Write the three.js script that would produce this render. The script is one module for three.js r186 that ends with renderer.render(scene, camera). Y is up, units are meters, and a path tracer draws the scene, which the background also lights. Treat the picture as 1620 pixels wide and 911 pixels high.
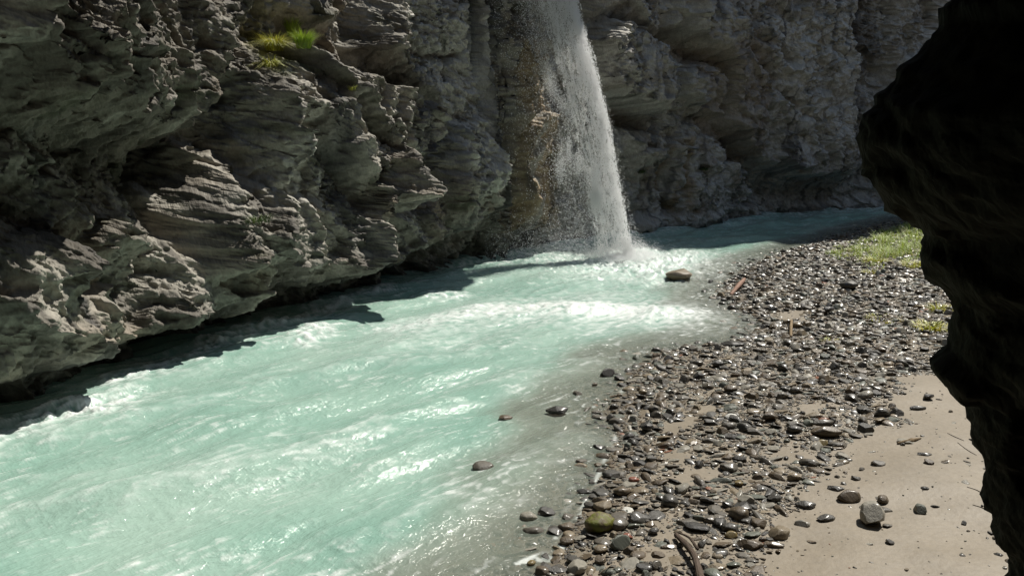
import * as THREE from 'three';
import { mergeGeometries, mergeVertices, toCreasedNormals } from 'three/addons/utils/BufferGeometryUtils.js';

// ---------------------------------------------------------------- camera, sky, sun, exposure
const scene = new THREE.Scene();
const PITCH = 10.9 * Math.PI / 180, CAM_H = 4.8, HFOV = 66 * Math.PI / 180;
const camera = new THREE.PerspectiveCamera(2 * Math.atan(Math.tan(HFOV / 2) * 911 / 1620) * 180 / Math.PI, 1620 / 911, 0.1, 500);
camera.position.set(0, CAM_H, 0);
camera.lookAt(0, CAM_H - Math.sin(PITCH), -Math.cos(PITCH));
const SUN_AZ = 46 * Math.PI / 180, SUN_EL = 56 * Math.PI / 180;      // azimuth to the right of the view
const SUN = [Math.sin(SUN_AZ) * Math.cos(SUN_EL), Math.sin(SUN_EL), Math.cos(SUN_AZ) * Math.cos(SUN_EL)];   // x, y, forward
{
  const W = 128, H = 64, d = new Float32Array(W * H * 4);
  for (let r = 0; r < H; r++) for (let c = 0; c < W; c++) {
    const up = ((r + .5) / H - .5) * Math.PI, ro = ((c + .5) / W - .5) * 2 * Math.PI;
    const y = Math.sin(up), x = Math.cos(ro) * Math.cos(up), z = Math.sin(ro) * Math.cos(up);
    const cs = Math.max(0, x * SUN[0] + y * SUN[1] - z * SUN[2]), g = .5 * Math.pow(cs, 8);
    const t = Math.pow(Math.max(0, y), .45), k = .39;
    const at = (r * W + c) * 4;
    d[at] = k * (.62 + (.26 - .62) * t + g * .5); d[at + 1] = k * (.70 + (.40 - .70) * t + g * .48); d[at + 2] = k * (.80 + (.66 - .80) * t + g * .42); d[at + 3] = 1;
  }
  const sky = new THREE.DataTexture(d, W, H, THREE.RGBAFormat, THREE.FloatType);
  sky.mapping = THREE.EquirectangularReflectionMapping; sky.magFilter = THREE.LinearFilter; sky.needsUpdate = true;
  scene.background = sky; scene.environment = sky;
}
const sun = new THREE.DirectionalLight(new THREE.Color(1, .95, .86), 4.6);
sun.name = 'sun'; sun.position.set(SUN[0] * 80, SUN[1] * 80, -SUN[2] * 80 - 20); sun.target.position.set(0, 0, -20);
sun.castShadow = true; sun.shadow.mapSize.set(4096, 4096); sun.shadow.bias = -.0005;
Object.assign(sun.shadow.camera, { left: -45, right: 45, top: 45, bottom: -45, near: 1, far: 180 });
scene.add(sun, sun.target);
const EXPOSURE = 1.3;

// ---------------------------------------------------------------- helpers
function rng(seed) { let a = seed | 0; return () => { a = (a + 0x6d2b79f5) | 0; let t = Math.imul(a ^ (a >>> 15), 1 | a); t = (t + Math.imul(t ^ (t >>> 7), 61 | t)) ^ t; return ((t ^ (t >>> 14)) >>> 0) / 4294967296; }; }
const PERM = new Uint8Array(512); { const r = rng(77), p = [...Array(256).keys()]; for (let i = 255; i > 0; i--) { const j = Math.floor(r() * (i + 1)); [p[i], p[j]] = [p[j], p[i]]; } for (let i = 0; i < 512; i++) PERM[i] = p[i & 255]; }
const GX = [1, -1, 1, -1, 1, -1, 1, -1, 0, 0, 0, 0, 1, -1, 0, 0], GY = [1, 1, -1, -1, 0, 0, 0, 0, 1, -1, 1, -1, 1, 1, -1, -1], GZ = [0, 0, 0, 0, 1, 1, -1, -1, 1, 1, -1, -1, 0, 0, 1, -1];
function noise(x, y, z) {                                          // gradient noise, about -1..1
  const X = Math.floor(x), Y = Math.floor(y), Z = Math.floor(z); x -= X; y -= Y; z -= Z;
  const a = X & 255, b = Y & 255, c = Z & 255, u = x * x * x * (x * (x * 6 - 15) + 10), v = y * y * y * (y * (y * 6 - 15) + 10), w = z * z * z * (z * (z * 6 - 15) + 10);
  const A = PERM[a] + b, B = PERM[a + 1] + b, AA = PERM[A & 255] + c, AB = PERM[(A + 1) & 255] + c, BA = PERM[B & 255] + c, BB = PERM[(B + 1) & 255] + c;
  const g = (h, x, y, z) => { h &= 15; return GX[h] * x + GY[h] * y + GZ[h] * z; };
  const l = (t, p, q) => p + t * (q - p);
  return l(w, l(v, l(u, g(PERM[AA], x, y, z), g(PERM[BA], x - 1, y, z)), l(u, g(PERM[AB], x, y - 1, z), g(PERM[BB], x - 1, y - 1, z))),
    l(v, l(u, g(PERM[AA + 1], x, y, z - 1), g(PERM[BA + 1], x - 1, y, z - 1)), l(u, g(PERM[AB + 1], x, y - 1, z - 1), g(PERM[BB + 1], x - 1, y - 1, z - 1))));
}
const fbm = (x, y, z, n) => { let s = 0, a = 1, t = 0; for (let i = 0; i < n; i++) { s += a * noise(x, y, z); t += a; a *= .5; x = x * 2.03 + 7.1; y = y * 2.01 + 3.7; z = z * 2.02 + 1.3; } return s / t; };
const ridged = (x, y, z, n) => { let s = 0, a = 1, t = 0, w = 1; for (let i = 0; i < n; i++) { const r = 1 - Math.abs(noise(x, y, z)) * 1.6; s += a * w * r; t += a; w = Math.min(1, Math.max(0, r)); a *= .5; x = x * 2.03 + 5.1; y = y * 2.01 + 9.7; z = z * 2.02 + 4.3; } return s / t; };
const clamp = (x, a = 0, b = 1) => Math.min(b, Math.max(a, x)), sstep = (a, b, x) => { const t = clamp((x - a) / (b - a)); return t * t * (3 - 2 * t); }, mix = (a, b, t) => a + (b - a) * t;
const mix3 = (a, b, t) => [mix(a[0], b[0], t), mix(a[1], b[1], t), mix(a[2], b[2], t)];

function cells(x, y, seed) {                                       // broken faces: each cell is a tilted flat; [height, distance to the crack]
  const X = Math.floor(x), Y = Math.floor(y); let d1 = 9, d2 = 9, h1 = 0, h2 = 0;
  for (let j = -1; j <= 1; j++) for (let i = -1; i <= 1; i++) {
    const a = PERM[(PERM[(X + i + seed) & 255] + Y + j) & 255], b = PERM[(a + 91 + seed) & 255], c = PERM[(b + 57) & 255], e = PERM[(c + 33) & 255];
    const dx = x - X - i - .5 - (a / 255 - .5) * .9, dy = y - Y - j - .5 - (b / 255 - .5) * .9, d = dx * dx + dy * dy;
    if (d < d2) { const h = .8 * (c / 255 - .5) + (e / 255 - .5) * 2.2 * dx + ((a ^ c) / 255 - .5) * 2.2 * dy; if (d < d1) { d2 = d1; h2 = h1; d1 = d; h1 = h; } else { d2 = d; h2 = h; } }
  }
  const g = Math.sqrt(d2) - Math.sqrt(d1), w = .5 + .5 * sstep(0, .07, g);
  return [h1 * w + h2 * (1 - w), g];
}

// where a measured point of the photograph lies in the place: on the level Y, or at the distance FWD
const FPX = 810 / Math.tan(HFOV / 2);
function ray(px, py) { const a = (px - 810) / FPX, b = (455.5 - py) / FPX; return [a, b * Math.cos(PITCH) - Math.sin(PITCH), Math.cos(PITCH) + b * Math.sin(PITCH)]; }   // x, y, forward
function onLevel(px, py, y = 0) { const d = ray(px, py), t = (y - CAM_H) / d[1]; return [d[0] * t, d[2] * t]; }
function atFwd(px, py, f) { const d = ray(px, py), t = f / d[2]; return [d[0] * t, CAM_H + d[1] * t, f]; }

function segDist(px, py, ax, ay, bx, by) { const dx = bx - ax, dy = by - ay, t = clamp(((px - ax) * dx + (py - ay) * dy) / (dx * dx + dy * dy + 1e-12)); return [Math.hypot(px - ax - dx * t, py - ay - dy * t), t]; }
function polyDist(x, y, P) {                                       // signed distance, positive inside
  let d = 1e9, inside = false;
  for (let i = 0, j = P.length - 1; i < P.length; j = i++) {
    d = Math.min(d, segDist(x, y, P[i][0], P[i][1], P[j][0], P[j][1])[0]);
    if ((P[i][1] > y) !== (P[j][1] > y) && x < (P[j][0] - P[i][0]) * (y - P[i][1]) / (P[j][1] - P[i][1]) + P[i][0]) inside = !inside;
  }
  return inside ? d : -d;
}
function lineDist(x, y, P) { let d = 1e9; for (let i = 1; i < P.length; i++) d = Math.min(d, segDist(x, y, P[i - 1][0], P[i - 1][1], P[i][0], P[i][1])[0]); return d; }
function field(x0, x1, f0, f1, step, fn) {                         // values on a coarse grid, read back bilinearly
  const nx = Math.ceil((x1 - x0) / step) + 1, nf = Math.ceil((f1 - f0) / step) + 1, v = new Float32Array(nx * nf);
  for (let j = 0; j < nf; j++) for (let i = 0; i < nx; i++) v[j * nx + i] = fn(x0 + i * step, f0 + j * step);
  return (x, f) => { const a = clamp((x - x0) / step, 0, nx - 1.001), b = clamp((f - f0) / step, 0, nf - 1.001), i = Math.floor(a), j = Math.floor(b), s = a - i, t = b - j, k = j * nx + i; return mix(mix(v[k], v[k + 1], s), mix(v[k + nx], v[k + nx + 1], s), t); };
}
const names = {};
function numbered(n) { const k = names[n] = (names[n] ?? -1) + 1; return k ? `${n}_${String(k).padStart(3, '0')}` : n; }
function shadows(o) { o.traverse((m) => { if (m.isMesh) m.castShadow = m.receiveShadow = true; }); return o; }
function tag(o, label, category, group) { o.userData.label = label; o.userData.category = category; if (group) o.userData.group = group; return o; }
function add(name, geometry, material, parent = scene) { const m = new THREE.Mesh(geometry, material); m.name = parent === scene ? numbered(name) : name; m.castShadow = m.receiveShadow = true; parent.add(m); return m; }
function struct(name, geometry, material) { const m = add(name, geometry, material); m.userData.kind = 'structure'; return m; }
// sheet(nu, nv, fn): fn(i, j) returns { p: [x, y, f], c: [r, g, b(, a)], uv: [u, v], keep }
function sheet(nu, nv, fn, channels = 3, flip = false) {
  const pos = new Float32Array(nu * nv * 3), col = new Float32Array(nu * nv * channels), uv = new Float32Array(nu * nv * 2), keep = new Uint8Array(nu * nv);
  for (let j = 0; j < nv; j++) for (let i = 0; i < nu; i++) {
    const k = j * nu + i, o = fn(i, j); keep[k] = o ? 1 : 0; if (!o) continue;
    pos.set([o.p[0], o.p[1], -o.p[2]], k * 3); col.set(o.c, k * channels); uv.set(o.uv, k * 2);
  }
  let map = new Int32Array(nu * nv).fill(-1), idx = [], n = 0;
  for (let j = 0; j < nv - 1; j++) for (let i = 0; i < nu - 1; i++) {
    const a = j * nu + i, b = a + 1, c = a + nu, d = c + 1;
    if (!(keep[a] && keep[b] && keep[c] && keep[d])) continue;
    for (const k of [a, b, c, d]) if (map[k] < 0) map[k] = n++;
    if (flip) idx.push(map[a], map[c], map[b], map[b], map[c], map[d]); else idx.push(map[a], map[b], map[c], map[b], map[d], map[c]);
  }
  const P = new Float32Array(n * 3), C = new Float32Array(n * channels), U = new Float32Array(n * 2);
  for (let k = 0; k < nu * nv; k++) if (map[k] >= 0) { P.set(pos.subarray(k * 3, k * 3 + 3), map[k] * 3); C.set(col.subarray(k * channels, (k + 1) * channels), map[k] * channels); U.set(uv.subarray(k * 2, k * 2 + 2), map[k] * 2); }
  const g = new THREE.BufferGeometry();
  g.setAttribute('position', new THREE.BufferAttribute(P, 3)); g.setAttribute('color', new THREE.BufferAttribute(C, channels)); g.setAttribute('uv', new THREE.BufferAttribute(U, 2));
  g.setIndex(new THREE.BufferAttribute(new Uint32Array(idx), 1)); g.computeVertexNormals();
  return g;
}
function perlinTile(x, y, per, seed) {                             // gradient noise that repeats every PER cells
  const X = Math.floor(x), Y = Math.floor(y); x -= X; y -= Y; const w = (n) => ((n % per) + per) % per;
  const h = (i, j) => { const a = PERM[(PERM[(w(i) + seed) & 255] + w(j)) & 255] / 256 * 6.2832; return [Math.cos(a), Math.sin(a)]; };
  const d = (i, j) => { const g = h(X + i, Y + j); return g[0] * (x - i) + g[1] * (y - j); }, u = x * x * (3 - 2 * x), v = y * y * (3 - 2 * y);
  return mix(mix(d(0, 0), d(1, 0), u), mix(d(0, 1), d(1, 1), u), v) * 1.4;
}
function tex(n, fn, srgb = false) {
  const d = new Uint8Array(n * n * 4);
  for (let y = 0; y < n; y++) for (let x = 0; x < n; x++) { const v = fn(x / n, y / n), k = (y * n + x) * 4; for (let c = 0; c < 3; c++) d[k + c] = clamp(Array.isArray(v) ? v[c] : v) * 255; d[k + 3] = 255; }
  const t = new THREE.DataTexture(d, n, n); t.wrapS = t.wrapT = THREE.RepeatWrapping; t.magFilter = THREE.LinearFilter; t.minFilter = THREE.LinearMipmapLinearFilter; t.generateMipmaps = true; if (srgb) t.colorSpace = THREE.SRGBColorSpace; t.needsUpdate = true; return t;
}
const tfbm = (u, v, f, n, seed, ridge) => { let s = 0, a = 1, t = 0; for (let i = 0; i < n; i++) { const q = perlinTile(u * f, v * f, f, seed + i * 17); s += a * (ridge ? 1 - 2 * Math.abs(q) : q); t += a; a *= .55; f *= 2; } return s / t; };

// ---------------------------------------------------------------- plan of the gorge: foot of the cliffs along the river, and the shore of the gravel bar
const footPx = [[0, 690], [100, 645], [200, 592], [300, 545], [420, 508], [500, 488], [620, 447], [700, 425], [800, 403], [870, 389], [940, 377], [1000, 366], [1080, 355], [1160, 343], [1230, 337], [1310, 332], [1430, 328]];
const footPts = [[-8.6, -14], [-8.9, -6], [-8.9, 2], [-8.6, 8], ...footPx.map((p) => onLevel(...p)), [36, 57], [48, 60], [70, 64]];
const footCurve = new THREE.CatmullRomCurve3(footPts.map((p) => new THREE.Vector3(p[0], 0, p[1])), false, 'centripetal');
const FOOT_N = 900, foot = footCurve.getSpacedPoints(FOOT_N).map((v) => [v.x, v.z]), FOOT_LEN = footCurve.getLength(), DS = FOOT_LEN / FOOT_N;
const footNormal = foot.map((_, i) => { const a = foot[Math.max(0, i - 22)], b = foot[Math.min(FOOT_N, i + 22)], l = Math.hypot(b[0] - a[0], b[1] - a[1]); return [(b[1] - a[1]) / l, -(b[0] - a[0]) / l]; });   // towards the river
function footAt(s) { const t = clamp(s / DS, 0, FOOT_N - .001), i = Math.floor(t), k = t - i, p = foot[i], q = foot[i + 1], n = footNormal[i], m = footNormal[i + 1]; return [mix(p[0], q[0], k), mix(p[1], q[1], k), mix(n[0], m[0], k), mix(n[1], m[1], k)]; }
function onCliff(px, py, off = 0) {                                // (s, height) of a measured point on the cliff that stands OFF metres in front of its foot
  const d = ray(px, py); let last = null;
  for (let i = 0; i <= FOOT_N; i += 1) {
    const x = foot[i][0] + footNormal[i][0] * off, f = foot[i][1] + footNormal[i][1] * off; if (f < 6) { last = null; continue; }
    const c = d[0] * f - d[2] * x;                                 // side of the sight line
    if (last !== null && last[0] * c <= 0) { const k = last[0] / (last[0] - c); const F = mix(last[1], f, k); return [(i - 1 + k) * DS, CAM_H + d[1] / d[2] * F]; }
    last = [c, f];
  }
  const p = onLevel(px, 690); let best = 0, bd = 1e9;              // left of the frame
  for (let i = 0; i <= FOOT_N; i++) { const q = Math.abs(Math.atan2(foot[i][0], foot[i][1]) - Math.atan2(d[0], d[2])); if (q < bd) { bd = q; best = i; } }
  return [best * DS, CAM_H + d[1] / d[2] * foot[best][1]];
}
const onC = (list, off = 0) => list.map((p) => onCliff(p[0], p[1], off));

const shorePx = [[855, 930], [872, 905], [902, 850], [932, 790], [962, 722], [978, 690], [968, 655], [982, 622], [1040, 567], [1090, 552], [1140, 547], [1195, 527], [1212, 512], [1190, 497], [1160, 482], [1148, 462], [1165, 440], [1195, 418], [1245, 400], [1300, 385], [1370, 363], [1440, 346]];
const shore = [[-1.2, -6], [-.8, 2], [-.2, 5.5], [.1, 7], ...shorePx.map((p) => onLevel(...p)), [30, 50], [60, 58]];
const landPoly = [...shore, [90, 58], [90, -6]];
const inland = field(-14, 64, -6, 66, .12, (x, f) => { const d = polyDist(x, f, landPoly); return Math.abs(d) < 30 ? d : Math.sign(d) * 30; });   // metres from the waterline, positive on land
const riverS = field(-12, 64, -6, 66, .4, (x, f) => { let b = 1e9, s = 0; for (let i = 0; i <= FOOT_N; i += 2) { const q = (foot[i][0] - x) ** 2 + (foot[i][1] - f) ** 2; if (q < b) { b = q; s = i * DS; } } return s; });
const riverV = field(-12, 64, -6, 66, .2, (x, f) => { let b = 1e9, sd = 1; for (let i = 0; i <= FOOT_N; i += 2) { const q = (foot[i][0] - x) ** 2 + (foot[i][1] - f) ** 2; if (q < b) { b = q; sd = Math.sign((x - foot[i][0]) * footNormal[i][0] + (f - foot[i][1]) * footNormal[i][1]); } } return Math.sqrt(b) * sd; });
const bankShape = (d) => d > 0 ? .015 + .55 * (1 - Math.exp(-d / 7)) : d > -1.6 ? .11 * d : -.176 + .4 * (d + 1.6);
function groundY(x, f) {
  const d = inland(x, f), n = fbm(x * .35, f * .35, 3.3, 3), m = fbm(x * 1.7, f * 1.7, 8.1, 2);
  return Math.max(-1.3, bankShape(d + .35 * fbm(x * 1.1, f * 1.1, 5.5, 2)) + clamp(d / 3, 0, 1) * .16 * n + .018 * m);
}

// ---------------------------------------------------------------- rock materials
const rockGrain = tex(512, (u, v) => { const a = tfbm(u, v, 8, 5, 3), b = tfbm(u, v, 32, 3, 91); const k = .82 + .3 * a + .28 * b; return [k, k * .99, k * .97]; });
const rockBump = tex(1024, (u, v) => .5 + .28 * tfbm(u, v, 8, 6, 41, true) + .22 * tfbm(u, v, 24, 4, 12));
const rockMat = new THREE.MeshStandardMaterial({ name: 'limestone', vertexColors: true, map: rockGrain, bumpMap: rockBump, bumpScale: .05, roughness: .78 });
const darkRockMat = new THREE.MeshPhysicalMaterial({ name: 'near black rock', vertexColors: true, map: rockGrain, bumpMap: rockBump, bumpScale: .05, roughness: .95, specularIntensity: .25 });  // one dull, very dark base colour

// ---------------------------------------------------------------- the cliffs across the river
// masses that stand out of the wall (or recesses, negative): outline in the photograph, amount, softness of the edge
const M = (amount, edge, off, list) => ({ amount: amount * 1.2, edge, P: onC(list, off) });
const masses = [
  M(1.15, .6, .8, [[0, -300], [0, 100], [60, 128], [110, 163], [200, 205], [280, 213], [330, 196], [362, 165], [395, 120], [425, 60], [452, 5], [470, -300]]),     // dark overhang, upper left
  M(-.6, .7, 0, [[10, 180], [110, 205], [200, 235], [290, 240], [350, 215], [380, 190], [345, 260], [310, 330], [250, 330], [120, 330], [20, 280]]),                // hollow under it
  M(.45, .4, .2, [[30, 235], [80, 225], [110, 250], [95, 285], [45, 290]]),
  M(1.15, .6, .5, [[424, 110], [450, 82], [490, 85], [535, 118], [568, 178], [590, 232], [600, 290], [585, 340], [560, 400], [520, 435], [460, 448], [400, 470], [300, 512], [265, 528], [255, 470], [300, 390], [330, 300], [355, 240], [400, 180]]),   // sunlit bulge
  M(.45, .35, .8, [[470, 110], [530, 130], [585, 220], [590, 300], [560, 320], [520, 230], [480, 170]]),
  M(1.4, .25, .8, [[505, 60], [560, 95], [640, 132], [690, 165], [698, 215], [662, 270], [640, 300], [600, 330], [572, 300], [592, 230], [562, 170], [525, 112]]),  // wedge
  M(.8, .35, 1, [[550, -300], [550, 5], [565, 32], [600, 30], [640, 5], [655, -300]]),                                                                              // roof above the grass
  M(.45, .45, .3, [[0, 470], [60, 505], [120, 490], [180, 470], [250, 500], [272, 532], [160, 560], [80, 598], [0, 632]]),
  M(.5, .4, .2, [[100, 400], [150, 390], [170, 440], [120, 480], [80, 470]]),
  M(.6, .4, .3, [[530, 340], [560, 290], [600, 335], [650, 330], [662, 378], [640, 397], [600, 420], [520, 435], [480, 445]]),
  M(1.0, .3, .3, [[615, 70], [650, 10], [720, -300], [792, -300], [784, 200], [776, 330], [722, 358], [690, 383], [652, 402], [648, 335], [690, 262], [700, 160]]),   // grey wall
  M(.35, .3, .5, [[700, 200], [760, 190], [772, 260], [740, 310], [700, 320], [680, 270]]),
  M(-.2, .2, 0, [[778, 190], [800, 190], [800, 360], [778, 350]]),
  M(.75, .35, 0, [[800, 60], [822, 55], [860, 200], [868, 365], [815, 362], [800, 250]]),
  M(1.5, .22, .6, [[932, 62], [960, 30], [1040, 72], [1050, 120], [1042, 188], [1010, 168], [942, 138]]),                                                          // block right of the fall
  M(.9, .6, 0, [[930, -300], [930, 15], [1010, 58], [1060, 42], [1060, -300]]),
  M(-1.2, .25, 0, [[938, 145], [1030, 180], [1030, 205], [940, 195]]),
  M(1.0, .2, .3, [[1064, 112], [1100, 97], [1130, 128], [1132, 185], [1100, 176], [1070, 150]]),
  M(1.4, .3, .3, [[1062, -300], [1062, 50], [1100, 80], [1135, 95], [1140, 195], [1165, 235], [1240, 280], [1330, 275], [1335, 150], [1336, -300]]),              // upper mass with a slanting lower edge
  M(.75, .25, .2, [[1088, 195], [1130, 222], [1168, 300], [1150, 328], [1062, 332], [1060, 225]]),
  M(.5, .3, .2, [[985, 215], [1030, 205], [1045, 250], [1000, 262]]),
  M(-.8, .5, 0, [[1175, 265], [1240, 295], [1340, 290], [1390, 250], [1410, 318], [1200, 318]]),
  M(.8, .35, .2, [[1340, -300], [1398, -300], [1385, 120], [1345, 180]].map(([x, y]) => [x + 60, y])),
  M(.9, .25, .3, [[1000, 352], [1060, 338], [1190, 322], [1200, 350], [1080, 365], [1000, 380]]),
];
const G = (amount, width, off, list) => ({ amount, width, P: onC(list, off) });   // ridges, and grooves (negative), along a line
const lines = [
  G(-.8, .35, .3, [[318, 215], [300, 280], [285, 340], [290, 420]]), G(-.6, .25, .3, [[182, 320], [168, 380], [160, 450]]), G(.45, .3, .3, [[432, 165], [430, 240], [400, 320], [345, 380], [300, 420]]),
  G(-.7, .25, .5, [[612, 245], [590, 300], [566, 350], [540, 420]]), G(.4, .12, .5, [[556, 290], [540, 340], [522, 400]]), G(-.5, .3, .5, [[385, 250], [372, 320], [350, 380]]), G(-.45, .2, .5, [[420, 300], [410, 360], [415, 420]]),
  G(-.5, .2, .4, [[470, 210], [520, 290], [545, 350]]), G(-1.1, .35, 0, [[1052, 60], [1049, 130], [1045, 195]]), G(-.5, .3, 0, [[1000, 205], [1060, 215], [1075, 260], [1062, 330]]), G(-.5, .4, 0, [[1345, -100], [1345, 100], [1338, 260]]),
  G(.4, .35, .3, [[1110, 20], [1180, 90], [1240, 120]]), G(-.45, .3, .3, [[1150, 60], [1200, 140], [1260, 190], [1290, 260]]), G(-.4, .25, .3, [[1230, -50], [1250, 60], [1320, 90]]), G(-.5, .15, .3, [[640, 60], [700, 90], [750, 85]]),
];
// stains and damp patches of the rock; upper-left dark outline also paints in shade
const S = (list) => ({ P: onC(list, .3) });
const stainAndShade = {
  ochre: [S([[805, 60], [822, 60], [862, 200], [870, 368], [800, 365], [788, 240], [806, 180]]), S([[1052, 215], [1085, 215], [1092, 330], [1055, 335]]), S([[792, 205], [806, 205], [818, 330], [800, 345]])],
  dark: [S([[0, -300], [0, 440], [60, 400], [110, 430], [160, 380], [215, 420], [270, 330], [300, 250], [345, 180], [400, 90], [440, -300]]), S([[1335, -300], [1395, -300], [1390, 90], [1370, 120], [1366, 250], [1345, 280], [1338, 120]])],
  pale: [S([[655, 20], [760, -100], [788, 0], [784, 200], [760, 310], [690, 300], [705, 180]]), S([[430, 170], [490, 180], [500, 280], [440, 330], [400, 330]]), S([[1180, 40], [1330, 20], [1335, 230], [1240, 240]]), S([[40, 230], [100, 225], [105, 285], [45, 290]])],
  brown: [S([[640, 300], [690, 260], [700, 330], [670, 400], [640, 400]]), S([[0, 560], [160, 500], [250, 520], [160, 570], [0, 640]]), S([[1060, 80], [1180, 60], [1190, 260], [1130, 230]])],
};
const stainShadeAt = (list, s, y, w) => { let d = -1e9; for (const q of list) d = Math.max(d, polyDist(s, y, q.P)); return sstep(-w, w, d); };

const S_SPLIT = onCliff(784, 300, 0)[0], S_GREY = onCliff(640, 300, .3)[0], S_LEFT = onCliff(8, 400, 0)[0], S_FAR = onCliff(1428, 300, 0)[0], S_LIP = onCliff(850, 300, 0)[0];
function macro(s, y) {
  const grey = sstep(S_GREY - 1, S_GREY + 1, s) * (1 - sstep(S_SPLIT + 3, S_SPLIT + 6, s)), left = 1 - sstep(S_SPLIT - .5, S_SPLIT + .5, s);
  const lip = .75 + .35 * noise(s * .45, 1.5, 2.5) + grey * .5;
  let o = -(.55 + .5 * left) * (1 - sstep(lip * .55, lip * 1.35, y)) * (1 - .6 * (1 - left));
  const sunny = sstep(S_LEFT + 2.5, S_LEFT + 6, s) * left;
  o -= .3 * left * (1 - sstep(1.6, 3, y));
  o -= sunny * .24 * (y - 2.5) + .3 * Math.max(0, y - 9.5) * Math.max(sunny, .3 * left);
  for (const m of masses) {
    const d = polyDist(s, y, m.P); if (d < -m.edge) continue;
    o += m.amount * sstep(-m.edge, m.edge, d);
  }
  for (const g of lines) { const d = lineDist(s, y, g.P) / g.width; if (d < 3) o += g.amount * Math.exp(-d * d); }
  if (y > 9.5) o += 3.4 * sstep(9, 14, y) * (1 - sstep(S_LEFT + 2.5, S_LEFT + 6, s)) + 4.2 * sstep(10.8, 13.5, y) * (1 - sstep(15, 18, y)) * sstep(S_LIP - 5, S_LIP - 2.5, s) * (1 - sstep(S_LIP + 1, S_LIP + 3.5, s));  // unseen overhangs above the frame, added to shade the faces below
  return o;
}
function cliffPoint(s, y, detail = 1) {
  const [bx, bf, nx, nf] = footAt(s), back = sstep(S_SPLIT - 1, S_SPLIT + 1, s);
  const ws = s + .5 * noise(s * .5, y * .5, 4.4), wy = y + .45 * noise(s * .55 + 9, y * .6, 1.4);
  let o = macro(s + .22 * noise(s * 1.3, y * 1.3, 7) + .08 * noise(s * 4, y * 4, 2), y + .22 * noise(s * 1.3, y * 1.3, 17) + .08 * noise(s * 4, y * 4, 12));
  // layers that dip, and faces broken along them at several sizes
  const dip = mix(.3, -.4, back), q = wy + ws * dip + 1.1 * noise(s * .16, y * .2, 6.6), r = ws - wy * dip;
  const rough = .45 + .75 * sstep(-.35, .4, noise(s * .3, y * .3, 22)), j1 = .25 * noise(s * 2.1, y * 2.1, 41), j2 = .25 * noise(s * 2.1, y * 2.1, 47);
  const big = cells((s - y * dip) * .36 + j1 * .25, (y + s * dip) * .42 + j2 * .25, 3), mid = cells((s - y * dip) * .85 + j1 * .5, (y + s * dip) * 1.15 + j2 * .5, 17), small = cells(r * 2.4 + j1 * 2, q * 4.2 + j2 * 2, 29), bits = cells(r * 6 + j2 * 4, q * 9.5 + j1 * 4, 53);
  const knob = fbm(ws * .42, wy * .42, 11.5, 3), layers = ridged(r * .35, q * 1.9, 2.2, 3) - .55;
  o += .3 * knob + .55 * big[0] + .34 * mid[0] + .15 * small[0] * rough + .1 * layers * rough;
  o += (1 - .5 * back) * (.42 * (ridged((s + .35 * y) * .62 + .3 * j1, y * .2, 5.5, 3) - .55) + .14 * (ridged((s + .3 * y) * 1.9, y * .7, 15.5, 2) - .5));   // upright ribs and gullies
  o -= .1 * Math.exp(-mid[1] / .06) * rough + .04 * Math.exp(-small[1] / .08);
  o += detail * .035 * bits[0] * rough;
  const saw = (t) => { const k = t - Math.floor(t); return k < .12 ? k / .12 - .5 : .5 - (k - .12) / .88; };   // broken edges of the layers: each leans back, then juts out under the next
  const l1 = sstep(-.15, .3, noise(ws * .45, wy * .6, 88)), l2 = sstep(-.2, .3, noise(ws * .9, wy * 1.1, 98));
  o += .05 * l1 * saw(q * 1.7 + .5 * noise(s * .9, y * 1.2, 14)) + .04 * l2 * saw(q * 5.2 + .7 * noise(s * 1.6, y * 1.4, 24)) + .02 * saw(q * 12 + .8 * noise(s * 3, y * 3, 34));
  return [bx + nx * o, y, bf + nf * o, { knob, o }];
}
function cliffColour(s, y, k) {
  const n1 = fbm(s * .6, y * .6, 31, 3), n2 = fbm(s * 2.5, y * 2.5, 37, 3), streak = fbm(s * 1.9, y * .13, 51, 4), w = .35;
  const jitterS = s + .3 * n2, jitterY = y + .5 * n1;
  const far = sstep(S_SPLIT + 1, S_SPLIT + 5, s);
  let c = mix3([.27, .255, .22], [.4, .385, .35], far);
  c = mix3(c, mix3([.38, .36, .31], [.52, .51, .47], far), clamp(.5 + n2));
  c = mix3(c, [.17, .125, .08], .55 * sstep(.02, .45, n1));
  c = mix3(c, [.58, .565, .51], .75 * stainShadeAt(stainAndShade.pale, jitterS, jitterY, w));
  c = mix3(c, [.27, .2, .14], .4 * stainShadeAt(stainAndShade.brown, jitterS, jitterY, w));
  c = mix3(c, [.33, .235, .12], .75 * stainShadeAt(stainAndShade.ochre, jitterS, jitterY, .25) * sstep(-.2, .2, fbm(s * 2.6, y * .16, 57, 3) + .05));
  c = mix3(c, [.075, .06, .042], .65 * stainShadeAt(stainAndShade.dark, jitterS, jitterY, w) * sstep(-.3, -.05, streak * .8 + .6 * n2 + .5 * n1 + .14));  // dark brown stain, with shade painted in at the upper left
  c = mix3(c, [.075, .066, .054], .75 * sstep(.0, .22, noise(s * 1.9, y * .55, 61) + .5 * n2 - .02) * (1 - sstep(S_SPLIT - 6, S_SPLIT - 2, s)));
  c = mix3(c, [.05, .05, .05], .75 * sstep(.08, .4, streak));
  c = mix3(c, [.055, .06, .03], .6 * sstep(.15, .45, fbm(s * 1.1, y * 1.3, 71, 3)));
  c = mix3(c, [.085, .08, .066], .7 * (1 - sstep(.1, .3, y + .5 * n1 + .3 * n2)));     // splashed by the river
  return c;
}
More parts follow.
